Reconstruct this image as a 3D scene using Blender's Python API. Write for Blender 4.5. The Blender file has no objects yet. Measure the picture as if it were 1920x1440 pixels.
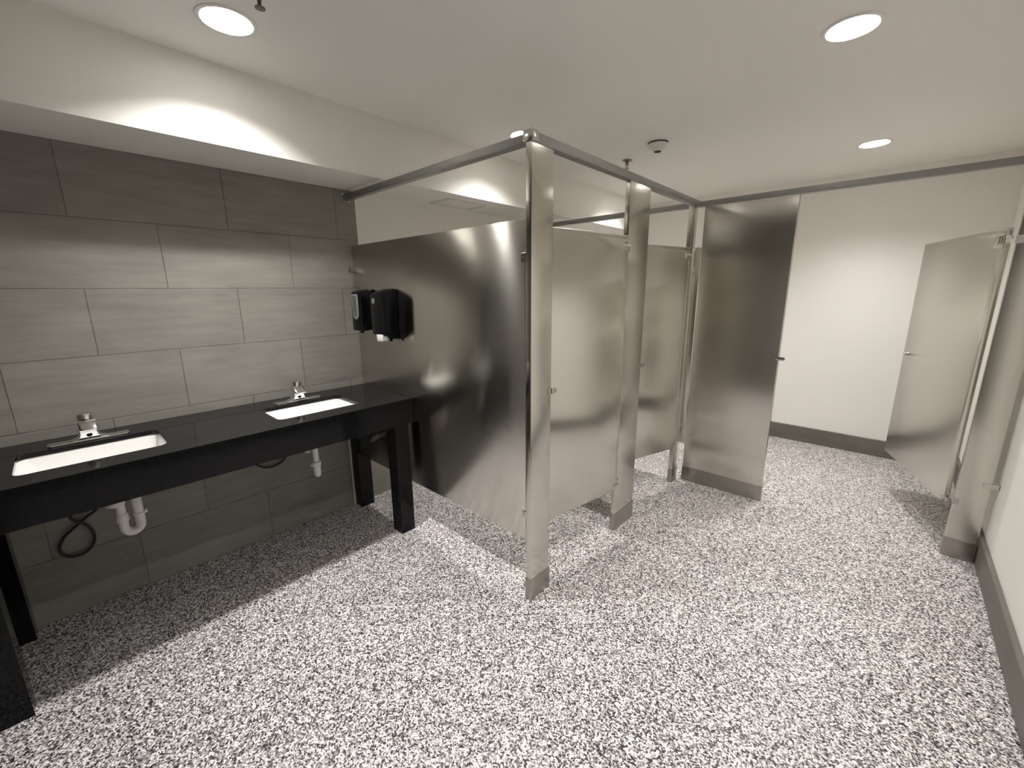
import bpy, bmesh, math, random
from mathutils import Vector, Matrix
random.seed(7)
SC = bpy.context.scene
COL = SC.collection
R = math.radians

# ------------------------------------------------------------------ camera
def make_camera():
    f, yaw, pitch, roll = 781.404, R(42.5706), R(12.6594), R(-0.46)
    fw = Vector((-math.sin(yaw)*math.cos(pitch), math.cos(yaw)*math.cos(pitch), -math.sin(pitch)))
    rt = Vector((math.cos(yaw), math.sin(yaw), 0))
    up = rt.cross(fw)
    c, s = math.cos(roll), math.sin(roll)
    rt2 = c*rt + s*up
    up2 = -s*rt + c*up
    cam = bpy.data.cameras.new('camera')
    cam.sensor_fit = 'HORIZONTAL'
    cam.sensor_width = 36.0
    cam.lens = f/1920*36.0
    cam.clip_start = 0.02
    cam.clip_end = 60
    o = bpy.data.objects.new('camera', cam)
    COL.objects.link(o)
    m = Matrix((rt2, up2, -fw)).transposed().to_4x4()
    m.translation = Vector((2.7508, 0.0175, 1.5196))
    o.matrix_world = m
    SC.camera = o
make_camera()

# ------------------------------------------------------------------ world, exposure
LAMP_STRENGTH = 785.0
w = bpy.data.worlds.new('world')
SC.world = w
w.use_nodes = True
w.node_tree.nodes['Background'].inputs[0].default_value = (1, 0.97, 0.93, 1)
w.node_tree.nodes['Background'].inputs[1].default_value = 0.02
vs = SC.view_settings
vs.view_transform = 'Standard'
vs.look = 'None'
vs.exposure = 0.0
vs.gamma = 1.0
vs.use_curve_mapping = False
SC.cycles.max_bounces = 24
SC.cycles.diffuse_bounces = 14
SC.cycles.glossy_bounces = 10
SC.cycles.sample_clamp_indirect = 20.0

# ------------------------------------------------------------------ room numbers (metres)
XR = 3.285           # right wall face
YB = -0.41           # wall behind the camera
YF = 4.950           # far wall face
H = 2.49             # ceiling
SX, SZ = 0.417, 2.16  # soffit
TILE_END = 1.492
LAMPS = [(0.786, 0.630), (2.465, 0.630), (0.815, 2.255), (2.465, 2.270), (0.800, 4.045), (2.462, 4.055)]

# ------------------------------------------------------------------ materials
def mat(name):
    m = bpy.data.materials.new(name)
    m.use_nodes = True
    nt = m.node_tree
    b = nt.nodes['Principled BSDF']
    return m, nt, b

def simple(name, col, rough, metal=0.0, spec=None, coat=0.0):
    m, nt, b = mat(name)
    b.inputs['Base Color'].default_value = (*col, 1)
    b.inputs['Roughness'].default_value = rough
    b.inputs['Metallic'].default_value = metal
    if spec is not None:
        b.inputs['Specular IOR Level'].default_value = spec
    if coat:
        b.inputs['Coat Weight'].default_value = coat
        b.inputs['Coat Roughness'].default_value = 0.08
    # faint procedural unevenness of the finish
    n = nt.nodes.new('ShaderNodeTexNoise')
    n.inputs['Scale'].default_value = 60
    g = nt.nodes.new('ShaderNodeNewGeometry')
    nt.links.new(g.outputs['Position'], n.inputs['Vector'])
    mr = nt.nodes.new('ShaderNodeMapRange')
    mr.inputs['To Min'].default_value = max(0.0, rough-0.02)
    mr.inputs['To Max'].default_value = min(1.0, rough+0.02)
    nt.links.new(n.outputs['Fac'], mr.inputs['Value'])
    nt.links.new(mr.outputs['Result'], b.inputs['Roughness'])
    return m

def N(nt, kind, **kw):
    n = nt.nodes.new(kind)
    for k, v in kw.items():
        setattr(n, k, v)
    return n

def scaled_pos(nt, scale):
    g = N(nt, 'ShaderNodeNewGeometry')
    mp = N(nt, 'ShaderNodeMapping')
    mp.inputs['Scale'].default_value = scale
    nt.links.new(g.outputs['Position'], mp.inputs['Vector'])
    return mp.outputs['Vector']

def paint_mat(name, col, rough=0.55):
    m, nt, b = mat(name)
    b.inputs['Base Color'].default_value = (*col, 1)
    b.inputs['Roughness'].default_value = rough
    b.inputs['Specular IOR Level'].default_value = 0.3
    n = N(nt, 'ShaderNodeTexNoise')
    n.inputs['Scale'].default_value = 260
    n.inputs['Detail'].default_value = 3
    nt.links.new(scaled_pos(nt, (1, 1, 1)), n.inputs['Vector'])
    bp = N(nt, 'ShaderNodeBump')
    bp.inputs['Strength'].default_value = 0.12
    bp.inputs['Distance'].default_value = 0.002
    nt.links.new(n.outputs['Fac'], bp.inputs['Height'])
    nt.links.new(bp.outputs['Normal'], b.inputs['Normal'])
    return m

M_WALL = paint_mat('white_wall_paint', (0.86, 0.845, 0.805))
M_CEIL = paint_mat('ceiling_paint', (0.88, 0.865, 0.83))

def tile_mat(name, base, brick=True):
    m, nt, b = mat(name)
    L = nt.links
    # streaks that run along the tile
    streak = N(nt, 'ShaderNodeTexNoise')
    streak.inputs['Scale'].default_value = 1.0
    streak.inputs['Detail'].default_value = 7
    streak.inputs['Roughness'].default_value = 0.62
    L.new(scaled_pos(nt, (3.6, 3.6, 30)), streak.inputs['Vector'])
    cloud = N(nt, 'ShaderNodeTexNoise')
    cloud.inputs['Scale'].default_value = 1.0
    cloud.inputs['Detail'].default_value = 4
    L.new(scaled_pos(nt, (2.4, 2.4, 5)), cloud.inputs['Vector'])
    add = N(nt, 'ShaderNodeMath', operation='ADD')
    L.new(streak.outputs['Fac'], add.inputs[0])
    L.new(cloud.outputs['Fac'], add.inputs[1])
    mr = N(nt, 'ShaderNodeMapRange')
    mr.inputs['From Min'].default_value = 0.7
    mr.inputs['From Max'].default_value = 1.3
    mr.inputs['To Min'].default_value = 0.84
    mr.inputs['To Max'].default_value = 1.16
    L.new(add.outputs[0], mr.inputs['Value'])
    mul = N(nt, 'ShaderNodeMix', data_type='RGBA', blend_type='MULTIPLY')
    mul.inputs[0].default_value = 1.0
    b.inputs['Roughness'].default_value = 0.45
    b.inputs['Specular IOR Level'].default_value = 0.28
    if brick:
        g = N(nt, 'ShaderNodeNewGeometry')
        sp = N(nt, 'ShaderNodeSeparateXYZ')
        L.new(g.outputs['Position'], sp.inputs[0])
        ay = N(nt, 'ShaderNodeMath', operation='ADD')
        ay.inputs[1].default_value = 0.168 + 6.08
        L.new(sp.outputs['Y'], ay.inputs[0])
        cb = N(nt, 'ShaderNodeCombineXYZ')
        L.new(ay.outputs[0], cb.inputs[0])
        L.new(sp.outputs['Z'], cb.inputs[1])
        br = N(nt, 'ShaderNodeTexBrick')
        br.offset = 0.5
        br.offset_frequency = 2
        br.inputs['Scale'].default_value = 1.0
        br.inputs['Mortar Size'].default_value = 0.0023
        br.inputs['Mortar Smooth'].default_value = 0.75
        br.inputs['Brick Width'].default_value = 0.608
        br.inputs['Row Height'].default_value = 0.3086
        br.inputs['Bias'].default_value = 0.0
        br.inputs['Color1'].default_value = (*[c*0.95 for c in base], 1)
        br.inputs['Color2'].default_value = (*[c*1.07 for c in base], 1)
        br.inputs['Mortar'].default_value = (*[c*0.80 for c in base], 1)
        L.new(cb.outputs[0], br.inputs['Vector'])
        L.new(br.outputs['Color'], mul.inputs[6])
        bp = N(nt, 'ShaderNodeBump')
        bp.invert = True
        bp.inputs['Strength'].default_value = 1.0
        bp.inputs['Distance'].default_value = 0.0035
        L.new(br.outputs['Fac'], bp.inputs['Height'])
        L.new(bp.outputs['Normal'], b.inputs['Normal'])
    else:
        mul.inputs[6].default_value = (*base, 1)
    L.new(mr.outputs['Result'], mul.inputs[7])
    L.new(mul.outputs[2], b.inputs['Base Color'])
    return m

M_TILE = tile_mat('grey_stone_tile', (0.240, 0.225, 0.202))
M_TILE2 = tile_mat('grey_stone_tile_plain', (0.085, 0.080, 0.072), brick=False)
M_BASE = tile_mat('grey_base_tile', (0.150, 0.138, 0.122), brick=False)

def floor_mat():
    m, nt, b = mat('speckled_flake_floor')
    L = nt.links
    def flakes(scale, off):
        g = N(nt, 'ShaderNodeNewGeometry')
        mp = N(nt, 'ShaderNodeMapping')
        mp.inputs['Location'].default_value = (off, off*0.7, 0.37)
        L.new(g.outputs['Position'], mp.inputs['Vector'])
        # jitter the cells so that flakes get irregular edges
        nz = N(nt, 'ShaderNodeTexNoise')
        nz.inputs['Scale'].default_value = 320
        L.new(mp.outputs[0], nz.inputs['Vector'])
        sc = N(nt, 'ShaderNodeVectorMath', operation='SCALE')
        sc.inputs['Scale'].default_value = 0.0035
        L.new(nz.outputs['Color'], sc.inputs[0])
        ad = N(nt, 'ShaderNodeVectorMath', operation='ADD')
        L.new(mp.outputs[0], ad.inputs[0])
        L.new(sc.outputs[0], ad.inputs[1])
        v = N(nt, 'ShaderNodeTexVoronoi')
        v.inputs['Scale'].default_value = scale
        L.new(ad.outputs[0], v.inputs['Vector'])
        sep = N(nt, 'ShaderNodeSeparateColor')
        L.new(v.outputs['Color'], sep.inputs[0])
        return sep
    a = flakes(195, 0.0)
    ramp = N(nt, 'ShaderNodeValToRGB')
    cr = ramp.color_ramp
    cr.interpolation = 'CONSTANT'
    pal = [(0.00, (0.016, 0.013, 0.022)), (0.16, (0.060, 0.050, 0.064)), (0.25, (0.18, 0.165, 0.165)),
           (0.36, (0.34, 0.315, 0.305)), (0.54, (0.53, 0.50, 0.485)), (0.70, (0.80, 0.770, 0.760))]
    cr.elements[0].position = 0
    cr.elements[0].color = (*pal[0][1], 1)
    cr.elements[1].position = pal[1][0]
    cr.elements[1].color = (*pal[1][1], 1)
    for p, c in pal[2:]:
        e = cr.elements.new(p)
        e.color = (*c, 1)
    L.new(a.outputs[0], ramp.inputs[0])
    c2 = flakes(110, 3.1)
    ramp2 = N(nt, 'ShaderNodeValToRGB')
    r2 = ramp2.color_ramp
    r2.interpolation = 'CONSTANT'
    r2.elements[0].color = (0.30, 0.28, 0.28, 1)
    r2.elements[1].position = 0.10
    r2.elements[1].color = (0.80, 0.78, 0.76, 1)
    e = r2.elements.new(0.3)
    e.color = (1, 1, 1, 1)
    L.new(c2.outputs[1], ramp2.inputs[0])
    mul = N(nt, 'ShaderNodeMix', data_type='RGBA', blend_type='MULTIPLY')
    mul.inputs[0].default_value = 0.75
    L.new(ramp.outputs[0], mul.inputs[6])
    L.new(ramp2.outputs[0], mul.inputs[7])
    L.new(mul.outputs[2], b.inputs['Base Color'])
    b.inputs['Roughness'].default_value = 0.38
    b.inputs['Specular IOR Level'].default_value = 0.35
    bp = N(nt, 'ShaderNodeBump')
    bp.inputs['Strength'].default_value = 0.25
    bp.inputs['Distance'].default_value = 0.001
    L.new(a.outputs[1], bp.inputs['Height'])
    L.new(bp.outputs['Normal'], b.inputs['Normal'])
    return m
M_FLOOR = floor_mat()

def brushed(name, col, rough, smear, aniso=0.7, wave=0.0012, streaks=True):
    """brushed stainless steel; smear is the world direction in which reflections stretch ('z' or 'h')"""
    m, nt, b = mat(name)
    L = nt.links
    b.inputs['Base Color'].default_value = (*col, 1)
    b.inputs['Metallic'].default_value = 1.0
    b.inputs['Anisotropic'].default_value = aniso
    if smear == 'z':
        t = N(nt, 'ShaderNodeCombineXYZ')
        t.inputs[2].default_value = 1.0
        tan = t.outputs[0]
        grain = (9, 9, 900)
    else:
        g = N(nt, 'ShaderNodeNewGeometry')
        cr = N(nt, 'ShaderNodeVectorMath', operation='CROSS_PRODUCT')
        cr.inputs[1].default_value = (0.0, 0.013, 1.0)
        L.new(g.outputs['Normal'], cr.inputs[0])
        tan = cr.outputs[0]
        grain = (900, 900, 9)
    L.new(tan, b.inputs['Tangent'])
    gn = N(nt, 'ShaderNodeTexNoise')
    gn.inputs['Scale'].default_value = 1.0
    gn.inputs['Detail'].default_value = 3
    L.new(scaled_pos(nt, grain), gn.inputs['Vector'])
    mr = N(nt, 'ShaderNodeMapRange')
    mr.inputs['To Min'].default_value = rough*0.85
    mr.inputs['To Max'].default_value = rough*1.15
    L.new(gn.outputs['Fac'], mr.inputs['Value'])
    L.new(mr.outputs['Result'], b.inputs['Roughness'])
    # sheet that is not perfectly flat
    wn = N(nt, 'ShaderNodeTexNoise')
    wn.inputs['Scale'].default_value = 2.2
    wn.inputs['Detail'].default_value = 1.0
    L.new(scaled_pos(nt, (1, 1, 0.8)), wn.inputs['Vector'])
    bp = N(nt, 'ShaderNodeBump')
    bp.inputs['Strength'].default_value = 1.0
    bp.inputs['Distance'].default_value = wave
    L.new(wn.outputs['Fac'], bp.inputs['Height'])
    L.new(bp.outputs['Normal'], b.inputs['Normal'])
    return m

STEEL = (0.69, 0.665, 0.615)
M_SHEET = brushed('brushed_steel_partition', STEEL, 0.18, 'z', aniso=0.90, wave=0.0025)
M_DOOR = brushed('brushed_steel_door', STEEL, 0.20, 'h', aniso=0.94, wave=0.0005)
M_SHOE = brushed('brushed_steel_shoe', (0.40, 0.38, 0.345), 0.30, 'z', aniso=0.7, wave=0.0008)
M_RAIL = simple('satin_aluminium_rail', (0.36, 0.355, 0.345), 0.55, 1.0)
M_CHROME = simple('chrome', (0.80, 0.79, 0.77), 0.06, 1.0)
M_BRKT = simple('cast_bracket_metal', (0.62, 0.60, 0.56), 0.22, 1.0)
M_PORC = simple('white_porcelain', (0.86, 0.85, 0.83), 0.10, spec=0.5)
M_PVC = simple('white_pipe_plastic', (0.74, 0.73, 0.69), 0.35)
M_BLACKP = simple('black_gloss_plastic', (0.0025, 0.0025, 0.003), 0.18, spec=0.2)
M_GREYP = simple('grey_smoked_plastic', (0.12, 0.12, 0.115), 0.25, spec=0.5)
M_SILVER = simple('silver_plastic_trim', (0.46, 0.46, 0.46), 0.25, 0.6)
M_WHITEP = simple('white_plastic', (0.80, 0.80, 0.78), 0.35)
M_RUBBER = simple('black_rubber_hose', (0.018, 0.017, 0.018), 0.5)
M_DARK = simple('dark_gap', (0.03, 0.028, 0.026), 0.7)
M_BRASS = simple('dark_bronze_sprinkler', (0.22, 0.18, 0.15), 0.35, 1.0)
M_CAULK = simple('white_caulk', (0.62, 0.60, 0.55), 0.6)
M_TRIMW = paint_mat('white_lamp_trim', (0.86, 0.85, 0.83), 0.4)
M_REFL = simple('lamp_reflector', (0.34, 0.335, 0.325), 0.4)
M_WALL2 = paint_mat('vent_paint', (0.80, 0.775, 0.725))

def granite():
    m, nt, b = mat('polished_black_granite')
    L = nt.links
    v = N(nt, 'ShaderNodeTexNoise')
    v.inputs['Scale'].default_value = 420
    v.inputs['Detail'].default_value = 2
    L.new(scaled_pos(nt, (1, 1, 1)), v.inputs['Vector'])
    r = N(nt, 'ShaderNodeValToRGB')
    r.color_ramp.elements[0].position = 0.55
    r.color_ramp.elements[0].color = (0.0055, 0.0055, 0.006, 1)
    r.color_ramp.elements[1].position = 0.80
    r.color_ramp.elements[1].color = (0.03, 0.03, 0.032, 1)
    L.new(v.outputs['Fac'], r.inputs[0])
    L.new(r.outputs[0], b.inputs['Base Color'])
    b.inputs['Roughness'].default_value = 0.07
    b.inputs['Specular IOR Level'].default_value = 0.20
    return m
M_GRAN = granite()

def lens_mat(strength):
    m = bpy.data.materials.new('lit_lamp_lens')
    m.use_nodes = True
    nt = m.node_tree
    nt.nodes.clear()
    e = nt.nodes.new('ShaderNodeEmission')
    e.inputs[0].default_value = (1.0, 0.982, 0.948, 1)
    e.inputs[1].default_value = strength
    o = nt.nodes.new('ShaderNodeOutputMaterial')
    nt.links.new(e.outputs[0], o.inputs[0])
    return m
M_LENS = [lens_mat(LAMP_STRENGTH*k) for k in (1.45, 1.0, 1.0, 1.0, 1.0, 1.0)]

# ------------------------------------------------------------------ mesh helpers
def link(name, bm, m, parent=None, smooth=None):
    bmesh.ops.recalc_face_normals(bm, faces=bm.faces[:])
    me = bpy.data.meshes.new(name)
    bm.to_mesh(me)
    bm.free()
    me.materials.append(m)
    o = bpy.data.objects.new(name, me)
    COL.objects.link(o)
    if smooth is not None:
        for p in me.polygons:
            p.use_smooth = True
        me.set_sharp_from_angle(angle=R(smooth))
    if parent:
        o.parent = parent
        o.matrix_parent_inverse = Matrix.Identity(4)
    return o

def tag(o, label, cat, group=None):
    o['label'] = label
    o['category'] = cat
    if group:
        o['group'] = group
    return o

def thing(name, label, cat, loc=(0, 0, 0), rz=0.0, group=None):
    o = bpy.data.objects.new(name, None)
    o.empty_display_size = 0.1
    COL.objects.link(o)
    o.location = loc
    o.rotation_euler = (0, 0, rz)
    return tag(o, label, cat, group)

def struct(name, bm, m, smooth=None):
    o = link(name, bm, m, None, smooth)
    o['kind'] = 'structure'
    return o

def box(bm, x0, x1, y0, y1, z0, z1, bev=0.0, seg=2, vertical_only=False):
    vs_ = [bm.verts.new(p) for p in ((x0, y0, z0), (x1, y0, z0), (x1, y1, z0), (x0, y1, z0),
                                     (x0, y0, z1), (x1, y0, z1), (x1, y1, z1), (x0, y1, z1))]
    fs = [bm.faces.new([vs_[i] for i in q]) for q in ((0, 3, 2, 1), (4, 5, 6, 7), (0, 1, 5, 4), (1, 2, 6, 5), (2, 3, 7, 6), (3, 0, 4, 7))]
    if bev > 0:
        es = set(e for f in fs for e in f.edges)
        if vertical_only:
            es = [e for e in es if abs(e.verts[0].co.z - e.verts[1].co.z) > 1e-6]
        bmesh.ops.bevel(bm, geom=list(es), offset=bev, segments=seg, profile=0.5, affect='EDGES')
    return bm

def bx(x0, x1, y0, y1, z0, z1, bev=0.0, seg=2, vertical_only=False):
    return box(bmesh.new(), x0, x1, y0, y1, z0, z1, bev, seg, vertical_only)

def prism(bm, pts, axis, a0, a1, bev=0.0):
    """extrude a closed 2-D outline; axis 'x': pts=(y,z), 'y': pts=(x,z), 'z': pts=(x,y)"""
    def P(p, a):
        return {'x': (a, p[0], p[1]), 'y': (p[0], a, p[1]), 'z': (p[0], p[1], a)}[axis]
    lo = [bm.verts.new(P(p, a0)) for p in pts]
    hi = [bm.verts.new(P(p, a1)) for p in pts]
    n = len(pts)
    fs = [bm.faces.new(lo[::-1]), bm.faces.new(hi)]
    for i in range(n):
        j = (i+1) % n
        fs.append(bm.faces.new((lo[i], lo[j], hi[j], hi[i])))
    if bev > 0:
        bmesh.ops.recalc_face_normals(bm, faces=fs)
        es = set(e for f in fs for e in f.edges)
        bmesh.ops.bevel(bm, geom=list(es), offset=bev, segments=2, profile=0.5, affect='EDGES')
    return bm

def lathe(bm, prof, c=(0, 0, 0), n=32, axis='z', cap0=False, cap1=False):
    """prof: list of (radius, height) along axis"""
    rings = []
    for r, h in prof:
        ring = []
        for k in range(n):
            a = 2*math.pi*k/n
            u, v = r*math.cos(a), r*math.sin(a)
            p = {'z': (u, v, h), 'x': (h, u, v), 'y': (u, h, v)}[axis]
            ring.append(bm.verts.new((p[0]+c[0], p[1]+c[1], p[2]+c[2])))
        rings.append(ring)
    for a, b_ in zip(rings, rings[1:]):
        for k in range(n):
            bm.faces.new((a[k], a[(k+1) % n], b_[(k+1) % n], b_[k]))
    if cap0:
        bm.faces.new(rings[0])
    if cap1:
        bm.faces.new(rings[-1])
    return bm

def tube(bm, pts, r, n=14, caps=True):
    pts = [Vector(p) for p in pts]
    rad = r if isinstance(r, (list, tuple)) else [r]*len(pts)
    t0 = (pts[1]-pts[0]).normalized()
    ref = Vector((0, 0, 1)) if abs(t0.z) < 0.9 else Vector((1, 0, 0))
    u = t0.cross(ref).normalized()
    rings = []
    for i, p in enumerate(pts):
        a = pts[max(i-1, 0)]
        b_ = pts[min(i+1, len(pts)-1)]
        t = (b_-a).normalized()
        u = (u - t*u.dot(t)).normalized()
        v = t.cross(u)
        rings.append([bm.verts.new(p + rad[i]*(math.cos(2*math.pi*k/n)*u + math.sin(2*math.pi*k/n)*v)) for k in range(n)])
    for a, b_ in zip(rings, rings[1:]):
        for k in range(n):
            bm.faces.new((a[k], a[(k+1) % n], b_[(k+1) % n], b_[k]))
    if caps:
        bm.faces.new(rings[0][::-1])
        bm.faces.new(rings[-1])
    return bm

def spline(ctrl, n=8):
    """Catmull-Rom through control points"""
    P = [Vector(c) for c in ctrl]
    P = [2*P[0]-P[1]] + P + [2*P[-1]-P[-2]]
    out = []
    for i in range(1, len(P)-2):
        for k in range(n):
            t = k/n
            a, b_, c, d = P[i-1], P[i], P[i+1], P[i+2]
            out.append(0.5*((2*b_) + (-a+c)*t + (2*a-5*b_+4*c-d)*t*t + (-a+3*b_-3*c+d)*t**3))
    out.append(P[-2])
    return out

def rrect(x0, x1, y0, y1, r, n=6):
    pts = []
    for cx, cy, a0 in ((x1-r, y1-r, 0), (x0+r, y1-r, 90), (x0+r, y0+r, 180), (x1-r, y0+r, 270)):
        for k in range(n+1):
            a = R(a0 + 90*k/n)
            pts.append((cx + r*math.cos(a), cy + r*math.sin(a)))
    return pts

def plate_with_holes(x0, x1, y0, y1, z0, z1, holes):
    """flat slab with through holes; holes = [(outline points counter-clockwise, (cx0, cx1, cy0, cy1) cell around it)]"""
    bm = bmesh.new()
    xs = sorted(set([x0, x1] + [v for h in holes for v in h[1][:2]]))
    ys = sorted(set([y0, y1] + [v for h in holes for v in h[1][2:]]))
    cells = {}
    for i, h in enumerate(holes):
        cells[h[1]] = i
    for z in (z0, z1):
        for xa, xb in zip(xs, xs[1:]):
            for ya, yb in zip(ys, ys[1:]):
                hit = None
                for h in holes:
                    c = h[1]
                    if c[0] <= xa+1e-9 and xb <= c[1]+1e-9 and c[2] <= ya+1e-9 and yb <= c[3]+1e-9:
                        hit = h
                if hit is None:
                    bm.faces.new([bm.verts.new(p) for p in ((xa, ya, z), (xb, ya, z), (xb, yb, z), (xa, yb, z))])
        for out, c in holes:
            mx, my = (c[0]+c[1])/2, (c[2]+c[3])/2
            hx, hy = (c[1]-c[0])/2, (c[3]-c[2])/2
            # radial projection onto the cell border, with its corners added
            outer = []
            for p in out:
                dx, dy = p[0]-mx, p[1]-my
                s = min(hx/abs(dx) if abs(dx) > 1e-9 else 1e9, hy/abs(dy) if abs(dy) > 1e-9 else 1e9)
                outer.append((mx+dx*s, my+dy*s))
            n = len(out)
            for i in range(n):
                j = (i+1) % n
                a, b_ = outer[i], outer[j]
                quad = [out[i], a]
                # corner between the two projected points?
                on_x = lambda q: abs(abs(q[0]-mx)-hx) < 1e-7
                on_y = lambda q: abs(abs(q[1]-my)-hy) < 1e-7
                same = (on_x(a) and on_x(b_) and abs(a[0]-b_[0]) < 1e-7) or (on_y(a) and on_y(b_) and abs(a[1]-b_[1]) < 1e-7)
                if not same:
                    quad.append((mx + math.copysign(hx, a[0]+b_[0]-2*mx), my + math.copysign(hy, a[1]+b_[1]-2*my)))
                quad += [b_, out[j]]
                bm.faces.new([bm.verts.new((q[0], q[1], z)) for q in quad])
    for out, c in holes:
        n = len(out)
        for i in range(n):
            a, b_ = out[i], out[(i+1) % n]
            bm.faces.new([bm.verts.new(p) for p in ((a[0], a[1], z0), (b_[0], b_[1], z0), (b_[0], b_[1], z1), (a[0], a[1], z1))])
    for xa, ya, xb, yb in ((x0, y0, x1, y0), (x1, y0, x1, y1), (x1, y1, x0, y1), (x0, y1, x0, y0)):
        bm.faces.new([bm.verts.new(p) for p in ((xa, ya, z0), (xb, yb, z0), (xb, yb, z1), (xa, ya, z1))])
    bmesh.ops.remove_doubles(bm, verts=bm.verts[:], dist=1e-6)
    return bm

# ------------------------------------------------------------------ the room
struct('floor', bx(-0.12, XR+0.12, YB-0.12, YF+0.12, -0.10, 0.0), M_FLOOR)

wt = struct('wall_left', bx(-0.12, 0.0, YB-0.12, TILE_END, 0.0, SZ), M_TILE)
struct('wall_left_painted', bx(-0.12, -0.004, TILE_END, YF+0.12, 1.231, SZ), M_WALL)
struct('wall_left_wainscot', bx(-0.12, 0.0, TILE_END, YF+0.12, 0.0, 1.231), M_TILE)
struct('wall_far', bx(-0.004, XR, YF, YF+0.12, 0.0, H), M_WALL)
struct('wall_right', bx(XR, XR+0.12, YB-0.12, YF+0.12, 0.0, H), M_WALL)
struct('wall_back', bx(0.0, XR, YB-0.12, YB, 0.0, H), M_TILE2)
struct('wall_soffit', bx(-0.12, SX, YB-0.12, YF+0.12, SZ, H), M_WALL)
HOLE_R = 0.082
ring = [(HOLE_R*math.cos(2*math.pi*k/48), HOLE_R*math.sin(2*math.pi*k/48)) for k in range(48)]
holes = []
# lamps share cell rows so that the grid stays simple
for lx, ly in LAMPS:
    gx, gy = (0.79 if lx < 1.5 else 2.465), min((0.63, 2.25, 4.05), key=lambda q: abs(q-ly))
    holes.append(([(lx+p[0], ly+p[1]) for p in ring], (gx-0.16, gx+0.16, gy-0.16, gy+0.16)))
struct('ceiling', plate_with_holes(-0.12, XR+0.12, YB-0.12, YF+0.12, H, H+0.10, holes), M_CEIL)

def baseboard(name, pts, a0, a1, axis):
    return struct(name, prism(bmesh.new(), pts, axis, a0, a1), M_BASE)
BBT = 0.155
baseboard('baseboard_right', [(3.2645, 0), (3.2645, BBT-0.004), (3.2685, BBT), (XR, BBT), (XR, 0)], YB, YF, 'y')
baseboard('baseboard_far', [(4.9329, 0), (4.9329, BBT-0.003), (4.936, BBT), (YF, BBT), (YF, 0)], 0.0, 3.2645, 'x')
baseboard('baseboard_back', [(YB+0.017, 0), (YB+0.017, BBT-0.003), (YB+0.014, BBT), (YB, BBT), (YB, 0)], 0.66, 3.2645, 'x')

# ------------------------------------------------------------------ ceiling things
def downlight(x, y, label, inst):
    t = thing('recessed_downlight', label, 'ceiling light', (x, y, H), 0, 'round recessed downlights in the ceiling')
    bm = lathe(bmesh.new(), [(0.0815, 0.0), (0.0835, -0.004), (0.093, -0.006), (0.098, -0.004), (0.0985, 0.0)], n=48)
    link('trim_ring', bm, M_TRIMW, t, 40)
    bm = lathe(bmesh.new(), [(0.0815, -0.002), (0.0805, 0.020), (0.076, 0.096), (0.078, 0.0965)], n=48)
    link('reflector', bm, M_REFL, t, 40)
    # low domed lens deep inside the can
    dome = [(0.058, 0.090)] + [(0.058*math.cos(R(a)), 0.090-0.034*math.sin(R(a))) for a in (15, 30, 45, 60, 75, 86)]
    bm = lathe(bmesh.new(), dome, n=32, cap1=True)
    lathe(bm, [(0.077, 0.0955), (0.058, 0.0905)], n=32)
    o = link('lens', bm, M_LENS[inst], t, 60)
    bm = lathe(bmesh.new(), [(0.083, 0.0995), (0.083, 0.097)], n=32, cap0=True)
    link('housing', bm, M_TRIMW, t)
    return t
LL = ['round lit downlight in ceiling above the near sink, beside the black sprinkler head',
      'round lit downlight in ceiling almost above the camera, out of the picture',
      'round lit downlight half hidden behind the top corner of the steel stall rail',
      'large round lit downlight in open ceiling near the upper right of the photo',
      'round lit downlight peeking over the stall rail above the second stall',
      'small far round lit downlight in ceiling just in front of the accessible stall']
for i, (x, y) in enumerate(LAMPS):
    downlight(x, y, LL[i], i)

t = thing('smoke_detector', 'white cone shaped smoke detector on the ceiling above the stall row', 'smoke detector', (1.381, 2.995, H))
link('mounting_base', lathe(bmesh.new(), [(0.066, 0.0), (0.066, -0.008), (0.06, -0.0085)], n=40), M_DARK, t, 30)
link('body', lathe(bmesh.new(), [(0.066, -0.009), (0.068, -0.014), (0.060, -0.026), (0.034, -0.050), (0.028, -0.054)], n=40, cap1=True), M_WHITEP, t, 30)
link('sensor_opening', lathe(bmesh.new(), [(0.023, -0.0545), (0.022, -0.058)], n=32, cap0=True, cap1=True), M_DARK, t, 30)

def sprinkler(x, y, label):
    t = thing('fire_sprinkler', label, 'sprinkler', (x, y, H), 0, 'pendent fire sprinklers')
    link('escutcheon', lathe(bmesh.new(), [(0.040, 0.0), (0.040, -0.003), (0.034, -0.006), (0.020, -0.012), (0.012, -0.013)], n=32, cap1=True), M_BRASS, t, 30)
    bm = lathe(bmesh.new(), [(0.010, -0.012), (0.010, -0.024), (0.013, -0.025), (0.013, -0.031), (0.007, -0.032)], n=20, cap1=True)
    link('nozzle', bm, M_BRASS, t, 30)
    bm = bmesh.new()
    for s in (-1, 1):
        tube(bm, spline([(0.010*s, 0, -0.028), (0.013*s, 0, -0.040), (0.009*s, 0, -0.052), (0.002*s, 0, -0.058)], 5), 0.0022, 8)
    link('frame_arms', bm, M_BRASS, t, 60)
    link('glass_bulb', lathe(bmesh.new(), [(0.0015, -0.032), (0.0025, -0.042), (0.0015, -0.056)], n=12, cap0=True, cap1=True), M_DARK, t, 60)
    bm = lathe(bmesh.new(), [(0.004, -0.056), (0.016, -0.059), (0.016, -0.061), (0.004, -0.0615)], n=24, cap0=True, cap1=True)
    link('deflector', bm, M_BRASS, t, 30)
    return t
sprinkler(1.040, 3.212, 'small dark sprinkler head hanging above the stall rail, left of the smoke detector')
sprinkler(1.062, 0.648, 'dark sprinkler head at the top picture edge beside the near sink downlight')

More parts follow.
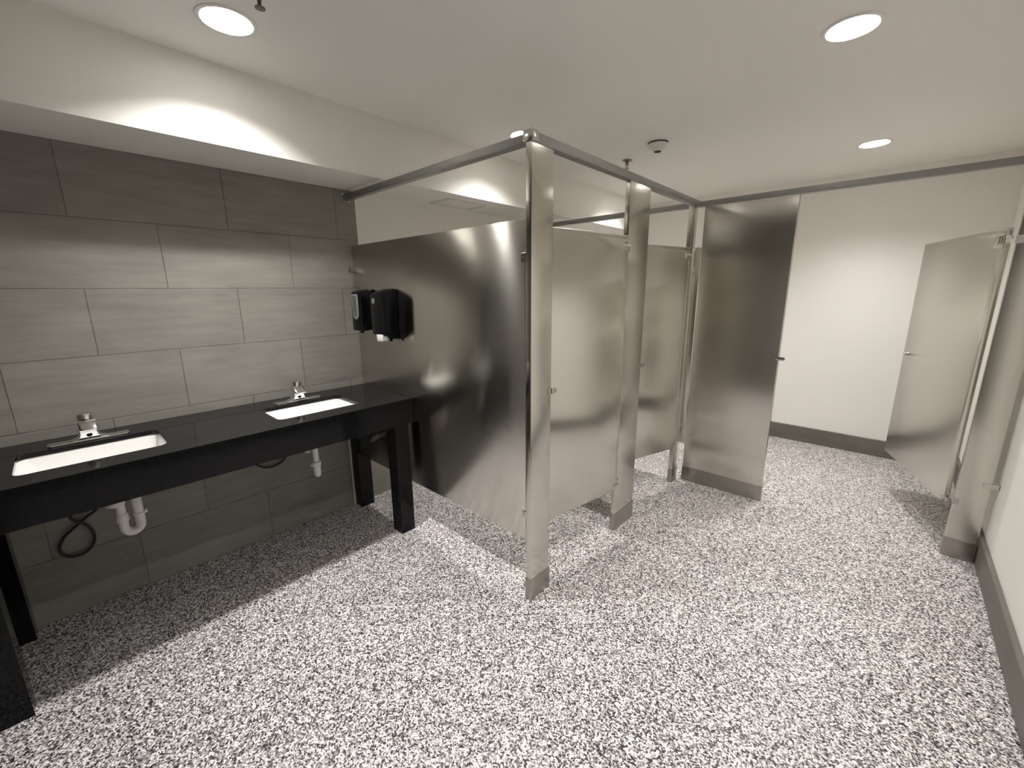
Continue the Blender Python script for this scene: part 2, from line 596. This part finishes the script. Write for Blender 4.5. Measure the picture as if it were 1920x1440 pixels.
# access panel in the soffit
t = thing('access_panel', 'white rectangular access panel set flush in the soffit above the first stall', 'access panel', (0.176, 2.238, SZ))
bm = bmesh.new()
for a in ((-0.128, 0.128, -0.200, -0.186), (-0.128, 0.128, 0.186, 0.200), (-0.128, -0.114, -0.186, 0.186), (0.114, 0.128, -0.186, 0.186)):
    box(bm, *a, -0.003, 0.0)
link('frame', bm, M_WALL2, t)
link('door_leaf', bx(-0.103, 0.103, -0.174, 0.174, -0.0028, 0.0, 0.0008), M_WALL2, t)
link('painted_gap_shade', bx(-0.1138, 0.1138, -0.1858, 0.1858, -0.0008, 0.0), M_DARK, t)  # dark sheet that paints in the shade of the slit around the leaf

# ------------------------------------------------------------------ counter
XK, ZK, ZA = 0.6247, 0.880, 0.727
Y0, Y1 = YB+0.003, 1.4315
SINKS = [(-0.176, 0.266), (0.716, 1.158)]
SX0, SX1 = 0.196, 0.488
t = thing('vanity_counter', 'long polished black granite vanity counter on square legs along the tiled wall', 'counter', (0, 0, 0))
holes = [(rrect(SX0, SX1, a, b, 0.035), (SX0-0.05, SX1+0.05, a-0.05, b+0.05)) for a, b in SINKS]
bm = plate_with_holes(0.002, XK, Y0, Y1, ZK-0.020, ZK, holes)
top = link('countertop', bm, M_GRAN, t)
md = top.modifiers.new('edge', 'BEVEL')
md.width = 0.0022
md.segments = 2
md.limit_method = 'ANGLE'
link('apron', bx(XK-0.030, XK, Y0, Y1, ZA, ZK-0.0202, 0.0015), M_GRAN, t)
for (xa, xb) in ((0.510, 0.6077), (0.003, 0.0936)):
    for (ya, yb) in ((1.302, 1.399), (-0.372, -0.269)):
        link('leg', bx(xa, xb, ya, yb, 0.0, ZA if xa > 0.1 else ZK-0.0202, 0.0015), M_GRAN, t)
link('caulk_bead', bx(0.0005, 0.007, 1.290, 1.3018, 0.0, ZK-0.021, 0.002), M_CAULK, t)

# sinks
def sink(a, b, label):
    t = thing('undermount_sink', label, 'sink', ((SX0+SX1)/2, (a+b)/2, ZK-0.0204), 0, 'white undermount sinks')
    hx, hy = (SX1-SX0)/2, (b-a)/2
    bm = bmesh.new()
    prof = [(0.030, 0.0, 0.05), (0.030, -0.010, 0.05), (0.010, -0.012, 0.05), (0.000, -0.08, 0.06), (-0.020, -0.135, 0.07), (-0.055, -0.158, 0.07), (-0.10, -0.165, 0.04)]
    inn = [(0.030, 0.0, 0.05), (0.003, 0.0, 0.037), (-0.002, -0.014, 0.037), (-0.014, -0.09, 0.05), (-0.030, -0.130, 0.055), (-0.060, -0.145, 0.05), (-0.110, -0.150, 0.03)]
    def loops(pr):
        rs = []
        for off, z, r in pr:
            pts = rrect(-hx-off, hx+off, -hy-off, hy+off, max(0.012, min(r, hx+off-0.001)), 6)
            rs.append([bm.verts.new((p[0], p[1], z)) for p in pts])
        for p, q in zip(rs, rs[1:]):
            n = len(p)
            for k in range(n):
                bm.faces.new((p[k], p[(k+1) % n], q[(k+1) % n], q[k]))
        return rs
    ro = loops(prof)
    ri = loops(inn)
    bm.faces.new(ro[-1])
    bm.faces.new(ri[-1])
    bmesh.ops.remove_doubles(bm, verts=bm.verts[:], dist=1e-5)
    link('basin', bm, M_PORC, t, 50)
    link('drain_ring', lathe(bmesh.new(), [(0.030, -0.1485), (0.030, -0.1455), (0.022, -0.1465), (0.012, -0.1495)], n=28, cap1=True), M_CHROME, t, 40)
    return t
sink(*SINKS[0], 'white rectangular undermount sink nearest the camera at the left picture edge')
sink(*SINKS[1], 'white rectangular undermount sink beside the steel partition at the far end of counter')

# faucets
def faucet(y, label):
    t = thing('faucet', label, 'faucet', (0.145, y, ZK), 0, 'chrome deck faucets')
    # deck plate
    bm = prism(bmesh.new(), rrect(-0.027, 0.027, -0.132, 0.132, 0.012, 4), 'z', 0.0, 0.007, 0.0015)
    link('deck_plate', bm, M_CHROME, t, 40)
    # flared body: stacked rounded sections
    bm = bmesh.new()
    rs = []
    for z, hy, x0, x1 in ((0.007, 0.068, -0.024, 0.025), (0.010, 0.058, -0.024, 0.026), (0.015, 0.044, -0.023, 0.028), (0.024, 0.034, -0.022, 0.031),
                          (0.040, 0.0300, -0.022, 0.035), (0.068, 0.0290, -0.022, 0.040)):
        rs.append([bm.verts.new((p[0], p[1], z)) for p in rrect(x0, x1, -hy, hy, 0.008, 4)])
    for p, q in zip(rs, rs[1:]):
        n = len(p)
        for k in range(n):
            bm.faces.new((p[k], p[(k+1) % n], q[(k+1) % n], q[k]))
    bm.faces.new(rs[0])
    bm.faces.new(rs[-1])
    link('body', bm, M_CHROME, t, 45)
    # short square spout that noses forward and down
    side = [(-0.020, 0.064), (-0.019, 0.090), (-0.010, 0.097), (0.030, 0.097), (0.040, 0.092), (0.068, 0.064), (0.069, 0.056), (0.060, 0.052), (0.038, 0.060)]
    bm = prism(bmesh.new(), side, 'y', -0.0290, 0.0290, 0.004)
    link('spout', bm, M_CHROME, t, 40)
    bm = lathe(bmesh.new(), [(0.010, -0.004), (0.010, 0.002), (0.0085, 0.003)], c=(0.031, 0, 0.030), n=20, axis='x', cap1=True)
    link('sensor_eye', bm, M_BLACKP, t, 40)
    # rounded cap handle with a lip on top
    bm = lathe(bmesh.new(), [(0.0275, 0.090), (0.0285, 0.097), (0.0280, 0.114), (0.0245, 0.121), (0.010, 0.124)], c=(0.002, 0, 0), n=28, cap0=True, cap1=True)
    h = link('lever_handle', bm, M_CHROME, t, 35)
    link('lever_tip', prism(bmesh.new(), [(0.012, 0.110), (0.018, 0.121), (0.036, 0.126), (0.039, 0.121), (0.030, 0.112)], 'y', -0.008, 0.008, 0.002), M_CHROME, h, 40)
    return t
faucet(0.043, 'chrome faucet on the counter behind the near sink')
faucet(0.939, 'chrome faucet on the counter behind the sink next to the steel partition')

# traps
def trap_left():
    t = thing('drain_trap', 'white plastic U bend drain trap seen broadside under the near sink', 'drain pipe', (0.330, 0.079, 0), 0, 'white drain traps')
    x, ya, yb = 0.0, 0.0, 0.058
    link('drain_flange', lathe(bmesh.new(), [(0.020, 0.684), (0.024, 0.640), (0.034, 0.628), (0.034, 0.612), (0.020, 0.606)], c=(x, ya-0.012, 0), n=24, cap0=True, cap1=True), M_PVC, t, 40)
    link('tailpiece', tube(bmesh.new(), [(x, ya, 0.612), (x, ya, 0.54)], 0.0180, 24), M_PVC, t, 50)
    link('slip_nut', lathe(bmesh.new(), [(0.0195, 0.566), (0.0235, 0.560), (0.0225, 0.548), (0.0245, 0.544), (0.0250, 0.530), (0.0205, 0.526)], c=(x, ya, 0), n=24, cap0=True, cap1=True), M_PVC, t, 40)
    pts = [(x, ya, 0.540)]
    for k in range(13):
        a = math.pi*k/12
        pts.append((x, ya+0.029-0.029*math.cos(a), 0.499-0.031*math.sin(a)))
    pts.append((x, yb, 0.548))
    link('u_bend', tube(bmesh.new(), pts, 0.0185, 24), M_PVC, t, 50)
    link('collar', lathe(bmesh.new(), [(0.0195, 0.538), (0.0220, 0.540), (0.0220, 0.550), (0.0190, 0.552)], c=(x, yb, 0), n=24, cap0=True, cap1=True), M_PVC, t, 40)
    link('tie_tab', bx(x-0.004, x+0.006, yb+0.0195, yb+0.0285, 0.538, 0.556, 0.002), M_PVC, t)
    pts = spline([(x, yb, 0.548), (x, yb, 0.590), (x-0.01, yb, 0.618), (x-0.04, yb, 0.634), (x-0.18, yb, 0.640), (x-0.326, yb, 0.640)], 6)
    link('waste_arm', tube(bmesh.new(), pts, 0.0185, 20), M_PVC, t, 50)
    link('wall_flange', lathe(bmesh.new(), [(0.045, -0.328), (0.045, -0.322), (0.022, -0.314)], c=(0, yb, 0.640), n=28, axis='x', cap0=True), M_PVC, t, 40)
    return t
trap_left()
def trap_right():
    t = thing('drain_trap', 'white plastic drain trap seen end on under the sink nearer the partition', 'drain pipe', (0.330, 0.933, 0), 0, 'white drain traps')
    dx, dy = -0.92, 0.36
    link('tailpiece', tube(bmesh.new(), [(0, 0, 0.684), (0, 0, 0.515)], 0.0165, 24), M_PVC, t, 50)
    link('slip_nut', lathe(bmesh.new(), [(0.0180, 0.540), (0.0255, 0.538), (0.0260, 0.518), (0.0215, 0.512)], c=(0, 0, 0), n=24, cap0=True, cap1=True), M_PVC, t, 40)
    link('tie_tab', prism(bmesh.new(), [(-0.022, 0.512), (-0.032, 0.518), (-0.039, 0.530), (-0.036, 0.533), (-0.030, 0.524), (-0.021, 0.521)], 'x', -0.003, 0.003), M_PVC, t)
    pts = [(0, 0, 0.52)]
    for k in range(13):
        a = math.pi*k/12
        q = 0.032-0.032*math.cos(a)
        pts.append((dx*q, dy*q, 0.482-0.030*math.sin(a)))
    e = Vector((dx*0.064, dy*0.064, 0.515))
    pts.append(e)
    link('u_bend', tube(bmesh.new(), pts, 0.0205, 24), M_PVC, t, 50)
    fl = Vector((-0.326, 0.085, 0.520))
    pts = spline([e, e+Vector((0, 0, 0.02)), e+Vector((-0.015, 0.004, 0.036)), e+Vector((-0.05, 0.012, 0.038)), (fl.x+0.08, fl.y-0.01, 0.532), fl], 6)
    link('waste_arm', tube(bmesh.new(), pts, 0.0165, 20), M_PVC, t, 50)
    link('wall_flange', lathe(bmesh.new(), [(0.040, -0.328), (0.040, -0.324), (0.036, -0.318), (0.0185, -0.312)], c=(0, fl.y, fl.z), n=28, axis='x', cap0=True), M_PVC, t, 40)
    return t
trap_right()

def hose(name, ctrl, r, label):
    o = link(name, tube(bmesh.new(), spline(ctrl, 8), r, 12), M_RUBBER, None, 60)
    return tag(o, label, 'hose')
hose('supply_hose', [(0.105, 0.050, 0.835), (0.075, 0.060, 0.66), (0.040, 0.020, 0.525), (0.026, -0.030, 0.478), (0.021, -0.075, 0.442), (0.020, -0.115, 0.408), (0.020, -0.138, 0.362), (0.020, -0.130, 0.322),
                     (0.020, -0.098, 0.298), (0.020, -0.055, 0.305), (0.021, -0.025, 0.345), (0.023, -0.022, 0.400), (0.028, -0.045, 0.452), (0.038, -0.080, 0.500), (0.07, -0.07, 0.62), (0.105, 0.00, 0.835)],
     0.006, 'black flexible hose hanging in a loop against the tile under the near sink')
hose('supply_hose', [(0.105, 0.60, 0.84), (0.06, 0.63, 0.68), (0.025, 0.670, 0.55), (0.020, 0.710, 0.498), (0.020, 0.755, 0.468), (0.020, 0.812, 0.468), (0.024, 0.862, 0.500), (0.05, 0.900, 0.62), (0.105, 0.91, 0.84)],
     0.006, 'black flexible hose drooping in a shallow arc under the middle of counter')

# ------------------------------------------------------------------ soap dispensers on the first partition
YP = 1.433
def dispenser_window():
    t = thing('soap_dispenser', 'black soap dispenser with grey window, between tiled wall and the other dispenser', 'soap dispenser', (0.173, YP-0.0005, 1.400))
    bm = prism(bmesh.new(), [(0.0, -0.125), (-0.085, -0.130), (-0.090, -0.120), (-0.084, 0.112), (-0.074, 0.122), (0.0, 0.136)], 'x', -0.058, 0.062, 0.008)
    link('housing', bm, M_BLACKP, t, 40)
    # long U shaped silver surround of the level window, on the front face
    pts = [(-0.050, 0.118)]
    out = [(-0.036, 0.104), (-0.036, -0.020)]
    for k in range(1, 9):
        a = math.pi + math.pi*k/9
        out.append((0.0+0.036*math.cos(a), -0.020+0.036*math.sin(a)))
    out += [(0.036, -0.020), (0.036, 0.104)]
    bm = prism(bmesh.new(), [(p[0], p[1]) for p in out], 'y', -0.0925, -0.0855, 0.0015)
    link('window_surround', bm, M_SILVER, t, 40)
    out2 = [(p[0]*0.62, 0.008+p[1]*0.80 if p[1] > 0 else p[1]*0.78+0.006) for p in out]
    bm = prism(bmesh.new(), out2, 'y', -0.0938, -0.0920)
    link('level_window', bm, M_GREYP, t)
    link('nozzle', lathe(bmesh.new(), [(0.014, -0.126), (0.012, -0.142), (0.006, -0.145)], c=(0.0, -0.055, 0), n=18, cap0=True, cap1=True), M_BLACKP, t, 40)
    return t
dispenser_window()
def dispenser_push():
    t = thing('soap_dispenser', 'larger black soap dispenser with round emblem and white push nozzle on the partition', 'soap dispenser', (0.453, YP-0.0005, 1.388))
    bm = prism(bmesh.new(), [(0.0, -0.155), (-0.040, -0.152), (-0.070, -0.135), (-0.100, -0.126), (-0.107, -0.112), (-0.107, 0.108), (-0.098, 0.120), (-0.06, 0.135), (0.0, 0.150)], 'x', -0.064, 0.064, 0.010)
    link('housing', bm, M_BLACKP, t, 40)
    bm = bmesh.new()
    lathe(bm, [(0.0155, -0.1065), (0.0155, -0.1085), (0.0115, -0.1085), (0.0115, -0.1065)], c=(-0.022, 0, 0.076), n=28, axis='y')
    link('emblem_ring', bm, M_SILVER, t, 30)
    link('emblem_disc', lathe(bmesh.new(), [(0.011, -0.1065), (0.011, -0.1078)], c=(-0.022, 0, 0.076), n=24, axis='y', cap1=True), M_GREYP, t, 30)
    bm = bmesh.new()
    tube(bm, [(-0.026, -0.1082, 0.073), (-0.018, -0.1082, 0.080)], 0.0012, 6)
    tube(bm, [(-0.026, -0.1082, 0.078), (-0.020, -0.1082, 0.083)], 0.0010, 6)
    link('emblem_mark', bm, M_SILVER, t)
    bm = prism(bmesh.new(), [(-0.022, -0.122), (0.050, -0.118), (0.046, -0.160), (-0.016, -0.164)], 'y', -0.104, -0.066, 0.004)
    link('push_nozzle', bm, M_WHITEP, t, 40)
    for sx, sy, h in ((0.030, -0.035, -0.166), (-0.035, -0.040, -0.162)):
        link('foot_stub', lathe(bmesh.new(), [(0.010, -0.138), (0.009, h)], c=(sx, sy, 0), n=14, cap0=True, cap1=True), M_BLACKP, t, 40)
    return t
dispenser_push()

# ------------------------------------------------------------------ toilet partitions
XF = 1.593
ZT = 2.0915
def pilaster_x(y0, y1, label, keeper_z=None, leaf=None, dx=0.032):
    """pilaster of the row that faces +X"""
    t = thing('partition_pilaster', label, 'partition post', (XF-dx/2, (y0+y1)/2, 0))
    hx, hy = dx/2, (y1-y0)/2
    link('post', bx(-hx, hx, -hy, hy, 0.004, ZT, 0.005, 3, True), M_DOOR, t, 40)
    link('shoe', bx(-hx-0.003, hx+0.003, -hy-0.003, hy+0.003, 0.0, 0.115, 0.004, 2, True), M_SHOE, t, 40)
    return t, hx, hy

def keeper_x(t, hx, hy, z):
    bm = bx(hx, hx+0.0035, hy-0.022, hy+0.004, z-0.014, z+0.014, 0.001)
    # rounded stop that reaches over the door edge
    pts = [(hy-0.004, z-0.0135), (hy+0.016, z-0.0135)] + [(hy+0.016+0.0135*math.sin(R(a)), z-0.0135*math.cos(R(a))) for a in range(20, 180, 20)] + [(hy+0.016, z+0.0135), (hy-0.004, z+0.0135)]
    prism(bm, pts, 'x', hx+0.0035, hx+0.010, 0.001)
    k = link('latch_keeper', bm, M_BRKT, t, 40)
    link('screw', lathe(bmesh.new(), [(0.004, hx+0.0035), (0.003, hx+0.006)], c=(0, hy-0.014, z), n=12, axis='x', cap1=True), M_CHROME, k)

def hinge_leaf_x(t, hx, hy, z):
    """hinge leaf on the near side of the pilaster (low Y edge), with two screws"""
    l = link('hinge_leaf', bx(-0.010, hx+0.003, -hy-0.003, -hy+0.022, z-0.024, z+0.016, 0.001), M_BRKT, t)
    for dz in (-0.016, 0.008):
        link('screw', lathe(bmesh.new(), [(0.0035, hx+0.003), (0.0025, hx+0.0055)], c=(0, -hy+0.013, z+dz), n=12, axis='x', cap1=True), M_CHROME, l)

t, hx, hy = pilaster_x(1.403, 1.551, 'nearest brushed steel corner pilaster, tallest in the picture, at the end of first partition')
keeper_x(t, hx, hy, 1.055)
t, hx, hy = pilaster_x(2.237, 2.485, 'brushed steel pilaster standing between the two closed stall doors')
keeper_x(t, hx, hy, 1.050)
hinge_leaf_x(t, hx, hy, 1.750)
hinge_leaf_x(t, hx, hy, 0.345)
t, hx, hy = pilaster_x(3.159, 3.2535, 'narrow steel pilaster in the inner corner, left of the widest pilaster')
hinge_leaf_x(t, hx, hy, 1.750)
hinge_leaf_x(t, hx, hy, 0.345)

def pilaster_y(x0, x1, label):
    t = thing('partition_pilaster', label, 'partition post', ((x0+x1)/2, 3.286+0.016, 0))
    hx, hy = (x1-x0)/2, 0.016
    link('post', bx(-hx, hx, -hy, hy, 0.004, ZT, 0.005, 3, True), M_DOOR, t, 40)
    link('shoe', bx(-hx-0.003, hx+0.003, -hy-0.003, hy+0.003, 0.0, 0.115, 0.004, 2, True), M_SHOE, t, 40)
    return t, hx, hy
t, hx, hy = pilaster_y(1.627, 2.197, 'widest brushed steel pilaster, facing the camera beside the open stall doorway')
bm = bx(hx-0.022, hx+0.004, -hy-0.0035, -hy, 1.046, 1.066, 0.001)
pts = [(hx-0.004, 1.0445), (hx+0.026, 1.0445)] + [(hx+0.026+0.0115*math.sin(R(a)), 1.056-0.0115*math.cos(R(a))) for a in range(20, 180, 20)] + [(hx+0.026, 1.0675), (hx-0.004, 1.0675)]
prism(bm, pts, 'y', -hy-0.010, -hy-0.0035, 0.001)
k = link('latch_keeper', bm, M_BRKT, t, 40)
link('screw', lathe(bmesh.new(), [(0.004, -hy-0.0035), (0.003, -hy-0.006)], c=(hx-0.014, 0, 1.056), n=12, axis='y', cap1=True), M_CHROME, k)

t, hx, hy = pilaster_y(3.129, 3.257, 'steel pilaster against the right wall carrying the open stall door')
for z in (1.664, 0.466):
    bm = bx(hx-0.034, 3.2845-3.193, -hy-0.004, -hy, z-0.013, z+0.013, 0.001)
    box(bm, 3.2805-3.193, 3.2848-3.193, -hy-0.004, hy+0.03, z-0.013, z+0.013, 0.001)
    b = link('wall_bracket', bm, M_BRKT, t)
    for dz in (-0.005, 0.006):
        link('screw', lathe(bmesh.new(), [(0.004, -hy-0.004), (0.003, -hy-0.0065)], c=(hx-0.026, 0, z+dz), n=12, axis='y', cap1=True), M_CHROME, b)
for z in (1.750, 0.345):
    l = link('hinge_leaf', bx(-hx-0.003, -hx+0.022, -hy-0.003, hy+0.003, z-0.024, z+0.016, 0.001), M_BRKT, t)
    for dz in (-0.016, 0.008):
        link('screw', lathe(bmesh.new(), [(0.0035, -hy-0.003), (0.0025, -hy-0.0055)], c=(-hx+0.013, 0, z+dz), n=12, axis='y', cap1=True), M_CHROME, l)

# partition panels
def panel(x0, x1, y0, label, brk):
    t = thing('partition_panel', label, 'partition', ((x0+x1)/2, y0+0.0125, 0))
    hx = (x1-x0)/2
    link('sheet', bx(-hx, hx, -0.0125, 0.0125, 0.305, 1.815, 0.003, 2), M_SHEET, t, 40)
    for (side, z) in brk:
        if side == 'wall':
            bm = bx(-hx-0.0130, -hx+0.018, -0.0165, -0.0127, z-0.016, z+0.016, 0.001)
            box(bm, -hx-0.0135, -hx-0.0100, -0.040, -0.0127, z-0.016, z+0.016, 0.001)
            sx = -hx+0.008
        else:
            bm = bx(hx-0.022, hx+0.014, -0.0165, -0.0127, z-0.019, z+0.019, 0.001)
            sx = hx-0.012
        b = link('bracket', bm, M_BRKT, t)
        link('screw', lathe(bmesh.new(), [(0.004, -0.0165), (0.003, -0.019)], c=(sx, 0, z), n=12, axis='y', cap1=True), M_CHROME, b)
    return t
panel(0.014, 1.535, YP, 'brushed steel partition panel carrying both black soap dispensers at the end of counter', [('wall', 1.664), ('wall', 0.45), ('post', 1.658), ('post', 0.438)])
panel(0.014, 1.535, 2.348, 'steel divider panel between the first and second stalls, behind the two closed doors', [('wall', 1.659), ('wall', 0.45)])
t = panel(0.014, 1.621, 3.290, 'steel divider panel behind the narrow corner pilaster, next to the widest pilaster', [('wall', 1.659), ('wall', 0.45)])
for z in (1.660, 0.458):
    b = link('bracket', bx(0.756-0.012, 0.756+0.014, -0.035, -0.0127, z-0.017, z+0.017, 0.002), M_BRKT, t)
    link('screw', lathe(bmesh.new(), [(0.004, -0.035), (0.003, -0.038)], c=(0.757, 0, z), n=12, axis='y', cap1=True), M_CHROME, b)

# doors: local x runs from the hinge to the free edge, outer face at local y = -th/2 or +th/2
def door(loc, rz, width, label, outer, knob=False):
    th = 0.025
    t = thing('stall_door', label, 'stall door', loc, rz, 'brushed steel stall doors')
    z0, z1 = 0.305, 1.806
    outline = [(0.045, z0), (width, z0), (width, z1), (0.018, z1), (0.018, 1.770), (0.060, 1.770), (0.060, 1.732), (0.018, 1.732), (0.018, z0+0.032), (0.045, z0+0.032)]
    link('leaf', prism(bmesh.new(), outline, 'y', -th/2, th/2, 0.0025), M_DOOR, t, 40)
    s = outer
    bm = bmesh.new()
    yo = sorted((s*th/2, s*(th/2+0.0045)))
    box(bm, 0.018, 0.094, yo[0], yo[1], 1.770, 1.789, 0.0008)
    box(bm, 0.018, 0.094, yo[0], yo[1], 1.713, 1.732, 0.0008)
    box(bm, 0.060, 0.094, yo[0], yo[1], 1.732, 1.770, 0.0008)
    h = link('top_hinge', bm, M_BRKT, t, 40)
    link('hinge_pin', lathe(bmesh.new(), [(0.007, 1.7325), (0.007, 1.7695)], c=(0.046, 0, 0), n=16, cap0=True, cap1=True), M_CHROME, h, 40)
    link('pivot_arm', bx(-0.016, 0.046, -0.004, 0.004, 1.750, 1.764, 0.001), M_CHROME, h)
    bm = bx(0.003, 0.047, -th/2-0.002, th/2+0.002, z0+0.026, z0+0.036, 0.001)
    box(bm, 0.003, 0.012, -0.006, 0.006, z0+0.006, z0+0.026, 0.001)
    link('bottom_hinge', bm, M_BRKT, t, 40)
    if knob:
        bm = lathe(bmesh.new(), [(0.014, 0.0), (0.014, 0.003), (0.008, 0.004), (0.008, 0.010), (0.012, 0.012), (0.011, 0.016)], n=20, axis='y', cap1=True)
        for v in bm.verts:
            v.co.y = s*(th/2 + v.co.y)
            v.co.x += width-0.055
            v.co.z += 1.055
        link('latch_knob', bm, M_BRKT, t, 40)
    return t
def ang(dx, dy):
    return math.atan2(dy, dx)
def at_face(hinge, direction, outer):
    """hinge point given on the outer face; shift to the leaf's centre plane"""
    a = ang(*direction)
    n = Vector((-math.sin(a), math.cos(a)))*outer
    return (hinge[0]-n.x*0.0125, hinge[1]-n.y*0.0125, 0), a
# direction from hinge to free edge
d1 = (1.496-1.578, 1.687-2.161)
loc, a = at_face((1.590, 2.232), d1, -1)
door(loc, a, 0.650, 'first closed stall door, between the nearest corner pilaster and the next pilaster', -1)
d2 = (1.462-1.570, 2.756-3.107)
loc, a = at_face((1.585, 3.154), d2, -1)
door(loc, a, 0.645, 'second closed stall door, farther along the row beside the narrow corner pilaster', -1)
d3 = (2.817-3.098, 4.160-3.301)
loc, a = at_face((3.098, 3.301), d3, 1)
door(loc, a, 0.900, 'wide stall door standing open at the right, hung on the pilaster by the wall', 1, knob=True)

# head rails
def rail(x0, x1, y0, y1, label):
    o = link('head_rail', bx(x0, x1, y0, y1, ZT+0.0005, ZT+0.038, 0.0015), M_RAIL, None, 40)
    return tag(o, label, 'head rail')
o = rail(0.0075, 1.5545, 1.412, 1.448, 'grey head rail over the first partition, from tiled wall to the nearest pilaster')
link('wall_bracket', bx(0.0005, 0.007, 1.402, 1.458, ZT-0.008, ZT+0.045, 0.002), M_BRKT, o)
t = thing('head_rail', 'grey head rail running along the top of both closed stall doors', 'head rail', (0, 0, 0))
link('bar', bx(1.555, 1.598, 1.400, 3.2845, ZT+0.0005, ZT+0.038, 0.0015), M_RAIL, t, 40)
bm = bx(1.5515, 1.6012, 1.3965, 1.440, ZT-0.0005+0.001, ZT+0.045, 0.004)
c = link('corner_cap', bm, M_BRKT, t, 40)
link('screw', lathe(bmesh.new(), [(0.0045, 1.3965), (0.0035, 1.3935)], c=(1.560, 0, ZT+0.012), n=12, axis='y', cap0=True, cap1=True), M_CHROME, c)
o = rail(0.0005, XR-0.0005, 3.285, 3.325, 'long grey head rail crossing the room above the widest pilaster and open doorway')
